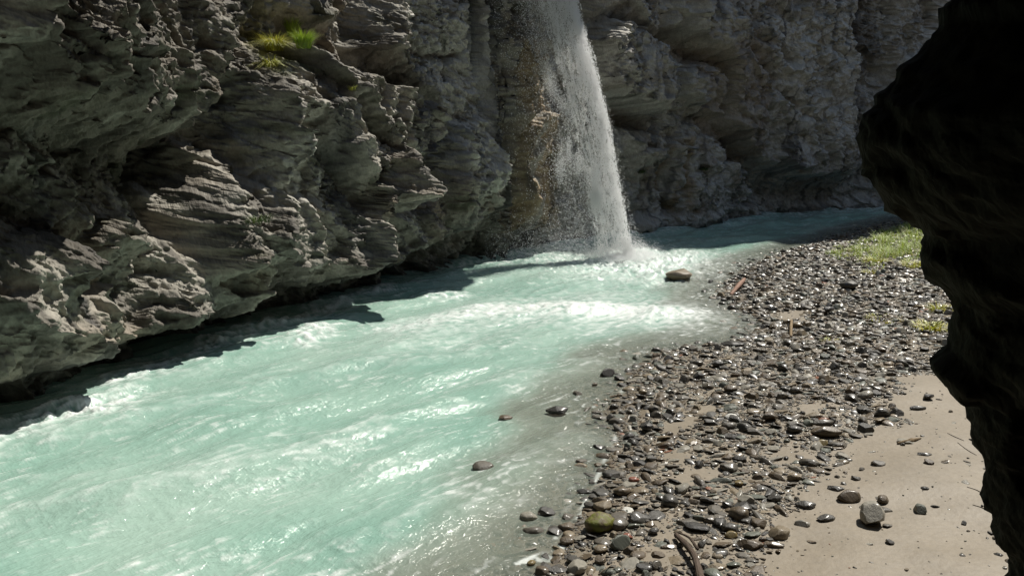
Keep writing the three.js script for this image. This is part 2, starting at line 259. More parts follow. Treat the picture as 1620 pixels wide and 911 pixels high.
function rugged(g, amount = 1) {                                   // fine relief along the faces' own normals
  const p = g.attributes.position, n = g.attributes.normal;
  for (let i = 0; i < p.count; i++) {
    const x = p.getX(i), y = p.getY(i), z = p.getZ(i); if (y > 14.5) continue;
    const w = amount * (.5 + .8 * sstep(-.3, .4, noise(x * .5, y * .5, z * .5 + 40))), a = .4 * noise(x * 2, y * 2, z * 2 + 9);
    const h = w * (.15 * (ridged(x * 1.3 + a, y * 1.7 + a, z * 1.3, 4) - .55) - .07 * Math.abs(noise(x * 3.1 + a, y * 4.3, z * 3.1 - a)) + .05 * (ridged(x * 5, y * 7, z * 5, 2) - .5) + .045 * noise(x * 9, y * 11, z * 9) + .025 * noise(x * 17, y * 19, z * 17));
    p.setXYZ(i, x + n.getX(i) * h, y + n.getY(i) * h, z + n.getZ(i) * h);
  }
  g.computeVertexNormals();
  return g;
}
const RIM = (s) => (s < S_FAR - 16 ? 34 : mix(34, 45, sstep(S_FAR - 16, S_FAR - 8, s))) + 1.5 * noise(s * .15, 3, 3) + 1 * noise(s * .6, 9, 3);
function cliff(s0, s1, stepOf, y1, TOPY) {
  const ss = [s0], ys = [-1.2, -.8, -.4]; while (ss.at(-1) < s1) ss.push(Math.min(s1, ss.at(-1) + stepOf(ss.at(-1))));
  for (let y = -.1; y < TOPY - .1; y += y1) ys.push(y);
  const fine = ys.length; for (let y = TOPY; y < 36; y += .6) ys.push(y);
  ys.push(36.2, 36.4);
  return rugged(sheet(ss.length, ys.length, (i, j) => {
    const s = ss[i], rim = RIM(s), y = ys[j] < TOPY ? ys[j] : TOPY + (ys[j] - TOPY) * (rim - TOPY) / (36.4 - TOPY); let [x, , f, k] = cliffPoint(s, y, j < fine ? 1 : .3);
    if (j === ys.length - 1) { const [bx, bf, nx, nf] = footAt(s); x = bx - nx * 7; f = bf - nf * 7; }         // top of the cliff
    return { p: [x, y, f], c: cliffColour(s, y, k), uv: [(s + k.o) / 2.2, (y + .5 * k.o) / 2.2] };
  }, 3, false));
}
const leftStep = (s) => s < S_LEFT - 1 ? .3 : s < S_LEFT + 4 ? .024 : .03, backStep = (s) => s > S_FAR + 1 ? .6 : .06;
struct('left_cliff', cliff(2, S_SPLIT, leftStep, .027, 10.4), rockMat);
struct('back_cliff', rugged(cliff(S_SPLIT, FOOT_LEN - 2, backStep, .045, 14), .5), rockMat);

// the near wall of the gorge, round behind the viewer and past the bar: unseen, its height shaped for how much sky it closes off
{
  const line = new THREE.CatmullRomCurve3([[-2.5, -30], [1, -16], [3, -7], [6, -3.5], [10, 1], [18, 10], [26, 22], [34, 36], [46, 47], [70, 52]].map(([a, b]) => new THREE.Vector3(a, 0, b))).getSpacedPoints(160), rows = 50;
  struct('near_cliff', sheet(line.length, rows, (i, j) => {
    const p = line[i], q = line[Math.min(i + 1, 160)], o = line[Math.max(i - 1, 0)], l = Math.hypot(q.x - o.x, q.z - o.z), nx = -(q.z - o.z) / l, nf = (q.x - o.x) / l, hi = i < 55 ? 34 : mix(34, 13, sstep(55, 85, i)), y = j === rows - 1 ? hi : hi * j / (rows - 2) - .5;
    const k = (j === rows - 1 ? -9 : 0) + 1.3 * fbm(p.x * .15, y * .15, p.z * .15, 4) - .06 * y + 1.1 * cells(i * .3, y * .3, 5)[0];
    return { p: [p.x + nx * k, y, p.z + nf * k], c: cliffColour(i * .7, y + 2, { o: 0 }), uv: [i * .7 / 2.2, y / 2.2] };
  }, 3, true), rockMat);
}

// ---------------------------------------------------------------- sand and gravel bank, running on under the river
const sandGrain = tex(512, (u, v) => { const k = .9 + .16 * tfbm(u, v, 16, 4, 7) + .2 * tfbm(u, v, 128, 2, 23); return [k, k, k]; });
const sandBump = tex(512, (u, v) => .5 + .3 * tfbm(u, v, 16, 5, 57));
const sandMat = new THREE.MeshStandardMaterial({ name: 'damp sand', vertexColors: true, map: sandGrain, bumpMap: sandBump, bumpScale: .012, roughness: .62 });
{
  const fs = [-8]; while (fs.at(-1) < 64) fs.push(fs.at(-1) + (fs.at(-1) < 5 ? 1 : Math.max(.05, .008 * fs.at(-1)))); const xs = []; for (let x = -11; x < 62; x += (x < 12 ? .09 : .4)) xs.push(x);
  struct('river_bank', sheet(xs.length, fs.length, (i, j) => {
    const x = xs[i], f = fs[j], d = inland(x, f), n = fbm(x * .8, f * .8, 2, 3), m = fbm(x * 4, f * 4, 9, 2);
    let c = mix3([.25, .21, .155], [.20, .168, .122], clamp(.5 + n + .4 * m));
    c = mix3(c, [.125, .105, .075], 1 - sstep(-.1, .55, d + .35 * n));         // wet by the river
    return { p: [x, groundY(x, f), f], c, uv: [x / 1.3, f / 1.3] };
  }, 3, false), sandMat);
}

// ---------------------------------------------------------------- the river
const waterBump = tex(1024, (u, v) => .5 + .3 * tfbm(u, v, 12, 5, 101, true) + .2 * tfbm(u, v, 20, 4, 131));
const riverMat = new THREE.MeshPhysicalMaterial({ name: 'milky glacier water', vertexColors: true, transparent: true, bumpMap: waterBump, bumpScale: .032, roughness: .11, ior: 1.33 });
const rollLine = [[640, 512], [700, 499], [790, 483], [880, 484], [960, 487], [1030, 489], [1080, 493]].map((p) => onLevel(...p, .1));
const fallFoot = onLevel(985, 408);
const wallFoam = [[[330, 545], [400, 520], [450, 507]], [[420, 515], [480, 500], [540, 478]], [[560, 470], [600, 458]], [[180, 600], [260, 575], [330, 545]], [[0, 690], [70, 660], [110, 640]], [[150, 655], [190, 632]], [[480, 540], [500, 525]], [[690, 470], [720, 465]]].map((l) => l.map((p) => onLevel(...p)));
const swell = [[[0, 705], [200, 660], [450, 598], [600, 575], [820, 548]], [[0, 800], [300, 760], [560, 690], [760, 620], [900, 575]], [[560, 860], [760, 790], [900, 700]], [[100, 640], [300, 580], [560, 500]]].map((l) => l.map((p) => onLevel(...p)));
function water(x, f) {
  const s = riverS(x, f), v = riverV(x, f), d = -inland(x, f);
  const calm = sstep(-.1, 3, d), far = sstep(24, 34, f), u = x * .72 + f * .695 + .6 * noise(x * .5, f * .5, 2), w = x * .695 - f * .72 + .3 * noise(x * .6, f * .6, 8);
  const edge = Math.exp(-v * v / 2.2), nearFall = Math.exp(-((x - fallFoot[0] - .4) ** 2 * .4 + (f - fallFoot[1] + .9) ** 2 * .25) / 5);
  const big = noise(u / 3.6, w / 1.3, 1) + .5 * noise(u / 1.7, w / .75, 5), mid = ridged(u / 1.6, w / .5, 3, 2) - .5, small = ridged(u / .7, w / .2, 7, 3) - .5, chop = fbm(x * 4.5, f * 4.5, 4, 3), tiny = noise(u * 5, w * 16, 6), paintedGlint = ridged(u * 1.1 + .5 * chop, w * 4.4, 15, 2);
  const dr = lineDist(x, f, rollLine), roll = Math.exp(-dr * dr / .55), glareWash = Math.exp(-dr * dr / 5) * sstep(2.5, 6.5, v);
  let h = calm * (.14 * big * (1 + .2 * edge + .4 * far) + .038 * mid * (1 + edge)) + mix(.4, 1, calm) * (.014 * small + .012 * chop + .004 * tiny) + .16 * roll * (.7 + .4 * chop) + .22 * nearFall * (chop + .5 * mid);
  let foam = 0;  // white share of the surface: foam, plus painted sun glints and glare
  for (const l of swell) { const q = lineDist(x, f, l) + .3 * noise(x * .8, f * .8, 6); h += .09 * Math.exp(-q * q / .22); foam += .22 * Math.exp(-q * q / .3) * sstep(-.1, .5, mid + chop * .6); }
  for (const l of wallFoam) { const q = lineDist(x, f, l) + .35 * noise(x * 1.6, f * 1.6, 3), e = Math.exp(-q * q / .2); h += .07 * e * (.6 + 1.3 * chop); foam += .95 * e * sstep(-.4, .45, chop + .7 * small + .3 * tiny); }
  foam += .8 * roll * sstep(-.9, .6, chop + .6 * small + .3 * tiny) + .75 * glareWash * sstep(-.45, .45, chop * .7 + small * .7 + .2 * tiny) + .95 * nearFall * sstep(-.55, .45, chop + small * .5);  // the wide band around the roll also paints the glare white
  const patch = sstep(.0, .5, fbm(u * .25, w * .6, 17, 2) + .15 * edge);
  foam += (.16 + .45 * patch) * sstep(.28, .6, small * .75 + mid * .5 + .3 * chop + .15 * patch + .07 * edge);
  foam += (.12 + .6 * far) * edge * sstep(.0, .5, chop + mid * .5 + .15 * far);
  foam += (.4 + .45 * (1 - sstep(0, 4, d))) * sstep(.76, .98, paintedGlint + .35 * chop) * sstep(-.25, .3, noise(x * .7, f * .7, 55)) * sstep(-.3, .4, d);  // thin white streaks painted in for sun glints, strongest near the shore
  foam += .7 * Math.exp(-(((d - .02) / .05) ** 2)) * sstep(-.2, .25, noise(x * 2.6, f * 2.6, 44) + .4 * chop);
  foam = clamp(foam) * .94;
  return { h, foam, d, v, s };
}
{
  const fs = [4]; while (fs.at(-1) < 64) fs.push(fs.at(-1) * 1.0034); const NX = 960;
  struct('river', sheet(NX, fs.length, (i, j) => {
    const f = fs[j], x = (-.72 + 1.36 * i / (NX - 1)) * f * (1 + 2.2 / f);
    const d = inland(x, f); if (d > .9) return null; const v0 = riverV(x, f); if (v0 < -1.9) return null;
    const w = water(x, f), depth = Math.max(0, w.h - groundY(x, f));
    let c = mix3([.205, .36, .298], [.315, .445, .38], clamp(.5 + 1.1 * fbm(x * .35, f * .35, 12, 3)));
    c = mix3([.27, .31, .26], c, sstep(.08, .5, depth));                       // clearer and browner where it is shallow
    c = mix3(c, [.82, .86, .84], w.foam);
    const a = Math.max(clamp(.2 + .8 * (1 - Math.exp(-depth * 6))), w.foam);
    return { p: [x, w.h, f], c: [...c, a], uv: [(x * .72 + f * .695) / 2.4, (x * .695 - f * .72) / 1.3] };
  }, 4, false), riverMat);
}

// ---------------------------------------------------------------- the dark rock of the gallery mouth that the picture is taken from
{
  const edgePx = [[1640, -260], [1560, -90], [1502, 0], [1478, 30], [1440, 92], [1420, 112], [1406, 150], [1378, 182], [1374, 232], [1390, 262], [1396, 292], [1416, 320], [1450, 346], [1469, 372], [1461, 402], [1474, 440], [1500, 470], [1506, 500], [1491, 558], [1495, 595], [1530, 628], [1541, 690], [1556, 732], [1566, 800], [1590, 862], [1598, 915], [1620, 1100], [1640, 1500]];
  const EF = 3, edge = edgePx.map(([px, py]) => atFwd(px, py, EF));
  const edgeX = (y) => { if (y >= edge[0][1]) return edge[0][0]; for (let i = 1; i < edge.length; i++) if (y >= edge[i][1]) return mix(edge[i][0], edge[i - 1][0], (y - edge[i][1]) / (edge[i - 1][1] - edge[i][1])); return edge.at(-1)[0]; };
  const section = new THREE.CatmullRomCurve3([[3.2, 4.6], [1.9, 4.2], [.95, 3.75], [.28, 3.35], [0, 3], [.07, 2.7], [.35, 2.25], [.8, 1.7], [1.2, .9], [1.4, -.6], [1.4, -4.2]].map(([a, b]) => new THREE.Vector3(a, 0, b)), false, 'centripetal').getPoints(150);
  const rows = 420, g = sheet(section.length, rows, (i, j) => {
    const y = mix(-.3, 8.2, j / (rows - 1)), q = section[i], n = fbm(q.x * .8, y * .8, q.z * .8, 4);
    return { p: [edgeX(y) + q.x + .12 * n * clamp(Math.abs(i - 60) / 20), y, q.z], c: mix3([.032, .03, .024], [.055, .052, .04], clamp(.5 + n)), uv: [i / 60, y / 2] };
  }, 3, true);
  rugged(g, .12);
  { const p = g.attributes.position, n = g.attributes.normal; for (let i = 0; i < p.count; i++) { const x = p.getX(i), y = p.getY(i), z = p.getZ(i), c = cells(x * 1.7 + z * 1.2, y * 2.3, 11)[0], e = cells(x * 6 + z * 4, y * 9, 21)[0], h = .06 * c + .022 * e + .03 * fbm(x * 9, y * 12, z * 9, 3) + .012 * noise(x * 40, y * 40, z * 40); p.setXYZ(i, x + n.getX(i) * h, y + n.getY(i) * h, z + n.getZ(i) * h); } g.computeVertexNormals(); }
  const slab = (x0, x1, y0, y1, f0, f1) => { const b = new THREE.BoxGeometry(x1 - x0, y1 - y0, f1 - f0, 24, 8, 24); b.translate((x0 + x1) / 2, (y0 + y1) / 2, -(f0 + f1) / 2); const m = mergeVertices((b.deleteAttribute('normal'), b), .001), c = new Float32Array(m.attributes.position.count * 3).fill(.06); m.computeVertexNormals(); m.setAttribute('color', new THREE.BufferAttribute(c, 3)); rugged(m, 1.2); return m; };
  const all = mergeGeometries([g, slab(-3.6, 5.5, 6.7, 8.4, -4.6, 4), slab(-3.4, 5.5, 1.2, 8, -5.4, -4.2), slab(-4.6, -2.9, 1.2, 8, -5, 3.8), slab(-3.4, 4.5, 1.4, 2.9, -4.6, 2.3)]);  // unseen roof, walls and floor, added to keep light off the rock
  struct('foreground_rock', all, darkRockMat);
}

// ---------------------------------------------------------------- stones
const stoneBump = tex(256, (u, v) => .5 + .3 * tfbm(u, v, 6, 5, 61) + .15 * tfbm(u, v, 40, 2, 15));
const stoneGrain = tex(256, (u, v) => { const k = .8 + .3 * tfbm(u, v, 5, 4, 33) + .25 * tfbm(u, v, 48, 2, 77); return [k, k, k * .98]; });
function stoneGeo(seed, detail, { flat = .5, deep = .75, cuts = 5, rough = .16, sharp = 0 } = {}) {
  const r = rng(seed * 131 + 7); let g = new THREE.IcosahedronGeometry(1, detail); g.deleteAttribute('normal'); g.deleteAttribute('uv'); g = mergeVertices(g, 1e-4);
  const p = g.attributes.position, planes = []; for (let i = 0; i < cuts; i++) { const a = r() * 6.283, z = r() * 2 - 1, q = Math.sqrt(1 - z * z); planes.push([q * Math.cos(a), z, q * Math.sin(a), .55 + .35 * r()]); }
  for (let i = 0; i < p.count; i++) {
    let x = p.getX(i), y = p.getY(i), z = p.getZ(i); const h = 1 + rough * 1.6 * fbm(x * 1.1 + seed * 3.7, y * 1.1, z * 1.1 + seed, 3) + (detail > 4 ? .03 * fbm(x * 6, y * 6 + seed, z * 6, 3) : 0); x *= h; y *= h; z *= h;
    for (const [a, b, c, d] of planes) { const k = a * x + b * y + c * z - d; if (k > 0) { const m = k * (sharp ? 1 : .85); x -= a * m; y -= b * m; z -= c * m; } }
    p.setXYZ(i, x, y * flat, z * deep);
  }
  const uv = new Float32Array(p.count * 2); for (let i = 0; i < p.count; i++) { uv[i * 2] = p.getX(i) * .6 + p.getY(i) * .35; uv[i * 2 + 1] = p.getZ(i) * .6 + p.getY(i) * .35; }
  g.setAttribute('uv', new THREE.BufferAttribute(uv, 2)); g.computeVertexNormals();
  return sharp ? toCreasedNormals(g, .5) : g;
}
const stoneMat = (name, rgb, roughness = .42) => { const m = new THREE.MeshPhysicalMaterial({ name, map: stoneGrain, bumpMap: stoneBump, bumpScale: .014, roughness: roughness + .1, clearcoat: .32, clearcoatRoughness: .2 }); m.color.setRGB(...rgb); return m; };
const SM = {
  black: stoneMat('wet black shale', [.035, .032, .027], .4), dark: stoneMat('wet dark grey stone', [.06, .055, .046], .42), grey: stoneMat('grey stone', [.115, .101, .08], .46), green: stoneMat('greenish grey stone', [.12, .13, .105], .45),
  brown: stoneMat('brown stone', [.115, .085, .052], .4), tan: stoneMat('tan stone', [.22, .175, .115], .45), pale: stoneMat('pale stone', [.29, .27, .225], .55), white: stoneMat('white stone', [.72, .71, .66], .5), red: stoneMat('brick red stone', [.27, .085, .045], .42), orange: stoneMat('orange brown stone', [.33, .15, .065], .45), olive: stoneMat('yellow brown stone', [.2, .145, .045], .42),
};
const SHAPES = { round: { flat: .52, deep: .8, cuts: 4, rough: .16 }, flat: { flat: .27, deep: .68, cuts: 7, rough: .24, sharp: 1 }, block: { flat: .55, deep: .72, cuts: 9, rough: .16, sharp: 1 }, slate: { flat: .17, deep: .55, cuts: 8, rough: .24, sharp: 1 }, long: { flat: .3, deep: .36, cuts: 4, rough: .16 } };
const geoOf = {}; function shaped(kind, k, detail = 5) { const key = kind + k + '_' + detail; return geoOf[key] ??= stoneGeo(k * 13 + kind.length * 7 + 1, detail, SHAPES[kind]); }
const taken = [];                                                   // where chosen stones lie: [x, f, radius]
function settle(px, py, up = .05) { let y = .1, q; for (let i = 0; i < 4; i++) { q = onLevel(px, py, y); y = groundY(...q) + up; } return q; }
let stoneCount = 0; const landmarks = [];                         // measured spots that other stones are described by
// one chosen stone: where it is in the photograph, its width there, shape, tone, turn, how deep it sits (share of its height below ground)
function stone(px, py, w, kind, tone, turn, label, { sink = .25, tall = 1, category = 'stone', tilt = 0, group, level, as } = {}) {
  const [x, f] = level === undefined ? settle(px, py) : onLevel(px, py, level), t = (f * Math.cos(PITCH) + (CAM_H) * Math.sin(PITCH)), a = w * t / FPX / 2;
  const m = tag(add('river_stone', shaped(kind, stoneCount++ % 6), SM[tone]), label, category, group);
  const s = SHAPES[kind], h = a * s.flat * tall; m.scale.set(a, a * tall, a); m.rotation.set(tilt, turn, tilt * .6);
  m.position.set(x, (level === undefined ? groundY(x, f) : level) + h * (1 - 2 * sink), -f); taken.push([x, f, a * .8]); if (as) landmarks.push([px, py, as]);
  return m;
}
{
  const b = stone(950, 831, 50, 'round', 'olive', .4, 'large rounded boulder with green moss at the edge of the water', { as: 'mossy boulder', sink: .12, tall: 1.15, category: 'boulder' });
  b.material = new THREE.MeshStandardMaterial({ name: 'mossy stone', map: tex(256, (u, v) => { const n = tfbm(u, v, 4, 5, 201), k = clamp(.5 + 2.2 * n); return mix3([.36, .31, .22], [.40, .42, .12], k); }, true), bumpMap: stoneBump, bumpScale: .02, roughness: .55 });
  stone(981, 859, 37, 'block', 'green', .5, 'grey green angular stone just below right of the mossy boulder', { as: 'grey green angular stone', sink: .15, tall: 1.15 });
  stone(993, 802, 22, 'flat', 'white', -.5, 'small bright white flat stone on the sand above the mossy boulder', { as: 'white flat stone', tall: .7, tilt: .2 });
  stone(993, 845, 20, 'block', 'red', -.4, 'brick red stone above right of the grey green angular stone', { as: 'brick red stone' });
  stone(952, 866, 25, 'round', 'tan', .2, 'tan cobble between mossy boulder and the upright rounded brown cobble', { as: 'lower tan cobble', sink: .2 });
  stone(950, 885, 22, 'round', 'brown', 1.4, 'upright rounded brown cobble below the tan cobble near the picture bottom', { as: 'upright brown cobble', sink: .1, tall: 1.5 });
  stone(968, 748, 30, 'flat', 'dark', -.35, 'dark oval stone with its rim lifted at the waterline', { as: 'rim lifted oval stone', tall: 1.5, tilt: .3 });
  stone(918, 737, 26, 'round', 'tan', 0, 'lone tan cobble standing in the shallows beside the waterline', { as: 'lone tan cobble in the shallows', sink: .3 });
  stone(863, 812, 31, 'flat', 'black', -.2, 'dark flat stone breaking the shallow water left of mossy boulder', { level: .0, sink: .2, tall: 1.5 });
  stone(836, 822, 28, 'round', 'pale', .3, 'pale round cobble half under water beside the dark flat stone', { level: -.02, sink: .25, tall: 1.2 });
  stone(899, 854, 27, 'round', 'brown', -.1, 'brown cobble in the water edge left of the mossy boulder', { sink: .2 });
  stone(885, 871, 22, 'round', 'tan', .5, 'light brown cobble just below the brown cobble at the water edge', { sink: .25 });
  stone(841, 892, 15, 'round', 'olive', .6, 'small yellow brown pebble under shallow water near the bottom edge', { level: .0, sink: .25 });
  stone(712, 858, 30, 'round', 'orange', .3, 'blurred orange brown stone sunk under the milky water', { level: -.03, sink: .45 });
  stone(764, 742, 34, 'round', 'grey', .1, 'grey hump of a stone with the current breaking over it', { level: 0, sink: .3 });
  stone(860, 722, 18, 'block', 'brown', .8, 'small brown stone out in the shallows, upper one of a pair', { level: 0, sink: .2 });
  stone(872, 742, 26, 'flat', 'brown', .3, 'flat brown stone awash in the shallows, lower one of a pair', { level: 0, sink: .2 });
  stone(880, 655, 36, 'flat', 'black', .05, 'long dark flat stone alone in the shallow water', { as: 'long dark stone', sink: -.1, tall: 1.2, level: .0 });
  stone(950, 658, 26, 'flat', 'grey', -.2, 'flat grey stone at the waterline right of the long dark one', { sink: .1 });
  stone(961, 594, 26, 'block', 'black', .5, 'black angular stone in the water, left and larger of a pair', { as: 'black pair in the water', level: .0, sink: .2 });
  stone(979, 600, 20, 'flat', 'black', -.5, 'black flat stone in the water, right and smaller of a pair', { level: .0, sink: .15, tall: 1.4 });
  stone(941, 610, 11, 'block', 'brown', .2, 'small brown stone in the water below the black pair', { level: 0, sink: .2 });
  stone(800, 662, 24, 'flat', 'brown', 0, 'brown stone nearly drowned among the foam streaks of the river', { level: .02, sink: .2 });
  const r = stone(1078, 441, 52, 'block', 'tan', .2, 'brown boulder with a white face alone in the middle of the river', { level: -.02, sink: .2, tall: .85, category: 'boulder' });
  stone(1380, 820, 52, 'block', 'pale', 1.15, 'large pale weathered boulder on the bare sand', { as: 'pale weathered boulder', sink: .12, tall: 1.35, category: 'boulder' });
  stone(1344, 783, 37, 'round', 'brown', .1, 'dark brown rounded boulder behind the pale weathered boulder', { as: 'dark brown rounded boulder', sink: .25, category: 'boulder' });
  stone(1398, 787, 20, 'round', 'brown', .8, 'round brown cobble at the right shoulder of the pale weathered boulder', { tall: 1.3, sink: .2 });
  stone(1371, 796, 20, 'flat', 'pale', .4, 'small pale stone touching the back of the pale weathered boulder');
  stone(1402, 802, 22, 'flat', 'grey', -.4, 'flat grey stone lying right of the pale weathered boulder');
  stone(1274, 795, 32, 'flat', 'dark', -.25, 'dark flat cobble half sunk in sand left of the brown boulder', { as: 'half sunk dark cobble', tall: 1.4 });
  stone(1308, 816, 32, 'slate', 'dark', .1, 'layered dark slate on the sand left of the pale weathered boulder', { as: 'layered dark slate', tall: 2 });
  stone(1271, 824, 25, 'block', 'pale', -.5, 'pale ribbed stone on the sand left of the layered slate', { tall: .7, tilt: .2 });
  stone(1465, 766, 14, 'flat', 'black', .1, 'tiny black stone alone on the bare sand nearest the black rock');
  stone(1464, 714, 20, 'flat', 'dark', -.1, 'lone dark grey stone on bare sand below the driftwood splinter', { as: 'lone dark stone on the sand' });
  stone(1470, 627, 21, 'block', 'black', .1, 'black stone on the upper sand beside the black rock wall', { as: 'black sand stone', sink: .1 });
  stone(1453, 643, 26, 'long', 'dark', -.05, 'long dark flat stone on the upper sand below the black stone');
  stone(1436, 694, 28, 'flat', 'pale', 0, 'pale flat stone lying behind the driftwood splinter', { as: 'driftwood splinter', tall: .8 });
  stone(1134, 892, 31, 'flat', 'tan', .1, 'big pale oval stone flat on the sand near the bottom edge', { as: 'big pale oval stone', tall: 1.1 });
  stone(1136, 875, 17, 'round', 'tan', -.3, 'small tan oval stone just behind the big pale oval stone');
  stone(1187, 858, 38, 'flat', 'brown', -.05, 'dark brown flat stone on sand right of the forked driftwood', { as: 'dark flat stone by the branch', tall: 1.5, sink: .2 });
  stone(1225, 858, 33, 'long', 'brown', -.25, 'brown spindle shaped stone right of the dark brown flat stone', { as: 'brown spindle shaped stone' });
  stone(1178, 804, 36, 'block', 'black', .15, 'big black blocky stone at the edge of the gravel', { as: 'big black blocky stone', sink: .15, tall: 1.1, category: 'boulder' });
  stone(1182, 819, 27, 'flat', 'dark', -.3, 'dark oval stone leaning in front of the big black blocky stone', { tall: 1.2 });
  stone(1157, 843, 21, 'round', 'olive', 0, 'olive brown rounded cobble above the dark brown flat stone', { as: 'olive brown cobble', sink: .15 });
  stone(1175, 873, 24, 'flat', 'grey', .1, 'flat grey stone just below the dark brown flat stone', { tall: .8 });
  stone(1190, 881, 25, 'slate', 'grey', -.25, 'thin grey slate below the flat grey stone near the bottom', { tall: 1.3 });
  stone(1036, 838, 18, 'round', 'dark', .4, 'dark rounded stone alone on sand left above the forked driftwood', { as: 'dark stone above the branch', sink: .1, tall: 1.2 });
  stone(1170, 763, 15, 'round', 'olive', .3, 'yellow brown stone among dark cobbles above the big black block', { as: 'yellow brown stone', sink: 0, tall: 1.3 });
  stone(1226, 786, 25, 'block', 'dark', .1, 'dark square cobble at the right end of the gravel above sand', { as: 'dark square cobble', sink: .15 });
  stone(1038, 891, 21, 'round', 'grey', .7, 'speckled grey cobble left of the forked driftwood at the bottom', { as: 'speckled grey cobble', sink: .15, tall: 1.2 });
  stone(1041, 873, 24, 'flat', 'brown', 0, 'dark brown flat cobble above the speckled grey cobble', { tall: 1.4 });
  stone(1111, 858, 21, 'slate', 'dark', .9, 'blue grey slate piece standing behind the forked driftwood', { tall: 2.4, tilt: .5, sink: 0 });
  stone(1108, 832, 48, 'slate', 'black', -.35, 'long black ridged shale splinter above the forked driftwood', { as: 'ridged shale splinter', tall: 1.4, sink: .1 });
  stone(1025, 677, 26, 'block', 'black', .5, 'black upright angular stone in the gravel near the waterline', { as: 'black upright stone', sink: .1, tall: 1.4 });
  stone(995, 690, 20, 'block', 'black', .1, 'black angular stone at the waterline left of the upright one', { sink: .1, tall: 1.1 });
  stone(1157, 657, 22, 'round', 'white', .1, 'rounded white stone in the middle of the gravel', { as: 'rounded white stone', sink: .2, tall: .8 });
  stone(1193, 650, 22, 'round', 'tan', 0, 'smooth tan oval stone right of the rounded white stone', { tall: .8, sink: .1 });
  stone(1218, 660, 28, 'block', 'brown', -.2, 'brown wedge shaped stone right below the smooth tan oval', { as: 'brown wedge shaped stone', sink: .1 });
  stone(1158, 616, 25, 'round', 'brown', .1, 'dark brown rounded stone above the rounded white stone', { as: 'dark brown stone', sink: .1 });
  stone(1106, 574, 22, 'block', 'grey', .2, 'grey stone with a pale top at the bay, left of two', { as: 'pair of stones at the bay', sink: .05 });
  stone(1135, 577, 24, 'block', 'dark', -.2, 'dark stone with a pale top at the bay, right of two', { sink: .05 });
  stone(1160, 543, 40, 'flat', 'black', -.15, 'dark flat slab lying where the gravel meets the bay', { as: 'dark slab at the bay', tall: .8, sink: .15 });
  stone(1070, 637, 14, 'block', 'orange', .3, 'small orange stone in the gravel below the bay', { as: 'small orange stone', sink: .1 });
  stone(1003, 757, 17, 'round', 'red', .3, 'rounded dull red stone right of the rim lifted oval stone', { as: 'dull red stone', sink: .05 });
  stone(1308, 686, 50, 'long', 'brown', -.05, 'long brown log shaped stone at the right side of the gravel', { as: 'log shaped stone', tall: 1.2, sink: .05 });
  stone(1303, 668, 34, 'long', 'grey', .1, 'long grey stone just behind the long brown log shaped stone', { sink: .1 });
  stone(1329, 700, 28, 'flat', 'grey', .1, 'grey flat stone right below the long brown log shaped stone', { tall: 1.3 });
  stone(1301, 698, 20, 'round', 'olive', .2, 'dull yellow cobble tucked under the long brown log shaped stone');
  stone(1333, 718, 24, 'flat', 'pale', -.2, 'dark sided stone with a bright top on the sand edge', { as: 'bright topped stone', tall: 1.4 });
  stone(1323, 768, 24, 'flat', 'dark', -.2, 'dark oval stone on sand above the brown rounded boulder', { as: 'dark oval stone', tall: 1.2 });
  stone(1311, 493, 24, 'block', 'black', .2, 'black angular stone in the middle of the far gravel', { as: 'black stone in the far gravel', sink: 0 });
  stone(1345, 455, 36, 'block', 'dark', .2, 'dark boulder standing highest in the far gravel below the grass', { as: 'dark boulder below the grass', sink: .1, category: 'boulder' });
}
// the rest of the bar: dropped at random, larger ones first, none on top of another
const bareSand = [[[1425, 602], [1490, 583], [1560, 600], [1640, 911], [1640, 1000], [1180, 1000], [1215, 860], [1265, 775], [1300, 735], [1390, 690], [1425, 672], [1405, 640]], [[1040, 702], [1082, 690], [1112, 735], [1078, 745]], [[1062, 655], [1098, 650], [1093, 670], [1062, 673]], [[1210, 702], [1268, 692], [1258, 726], [1216, 730]], [[1226, 484], [1272, 482], [1270, 495], [1230, 496]], [[1092, 626], [1150, 632], [1120, 640]], [[1270, 640], [1300, 640], [1290, 655], [1272, 652]], [[1345, 690], [1400, 680], [1390, 700], [1340, 740]]].map((l) => l.map(([a, b]) => onLevel(a, b, .25)));
const thinSand = [[[965, 792], [1010, 810], [1080, 785], [1125, 838], [1200, 868], [1190, 1000], [1030, 1000], [1012, 850]], [[975, 700], [1000, 715], [985, 740], [950, 760]]].map((l) => l.map(([a, b]) => onLevel(a, b, .15)));
const grassPoly = [[1296, 394], [1330, 372], [1380, 352], [1440, 343], [1500, 345], [1500, 402], [1440, 408], [1385, 416], [1340, 402]].map(([a, b]) => onLevel(a, b, .5));
function density(x, f) {
  const d = inland(x, f); let k = sstep(-1.7, .0, d) * (d < 0 ? .6 : 1);
  if (f < 7.2) k *= .2;
  k *= .6 + .75 * sstep(-.3, .1, noise(x * .8, f * .8, 61) + .4 * noise(x * 2.4, f * 2.4, 31));
  for (const p of bareSand) { const q = polyDist(x, f, p); k *= 1 - .988 * sstep(-.25, .15, q + .35 * noise(x * 1.5, f * 1.5, 5)); }
  for (const p of thinSand) k *= 1 - .72 * sstep(-.2, .2, polyDist(x, f, p));
  k *= 1 - .6 * sstep(0, .8, polyDist(x, f, grassPoly));
  if (f > 44 || d > 11) k *= .1;
  return k;
}
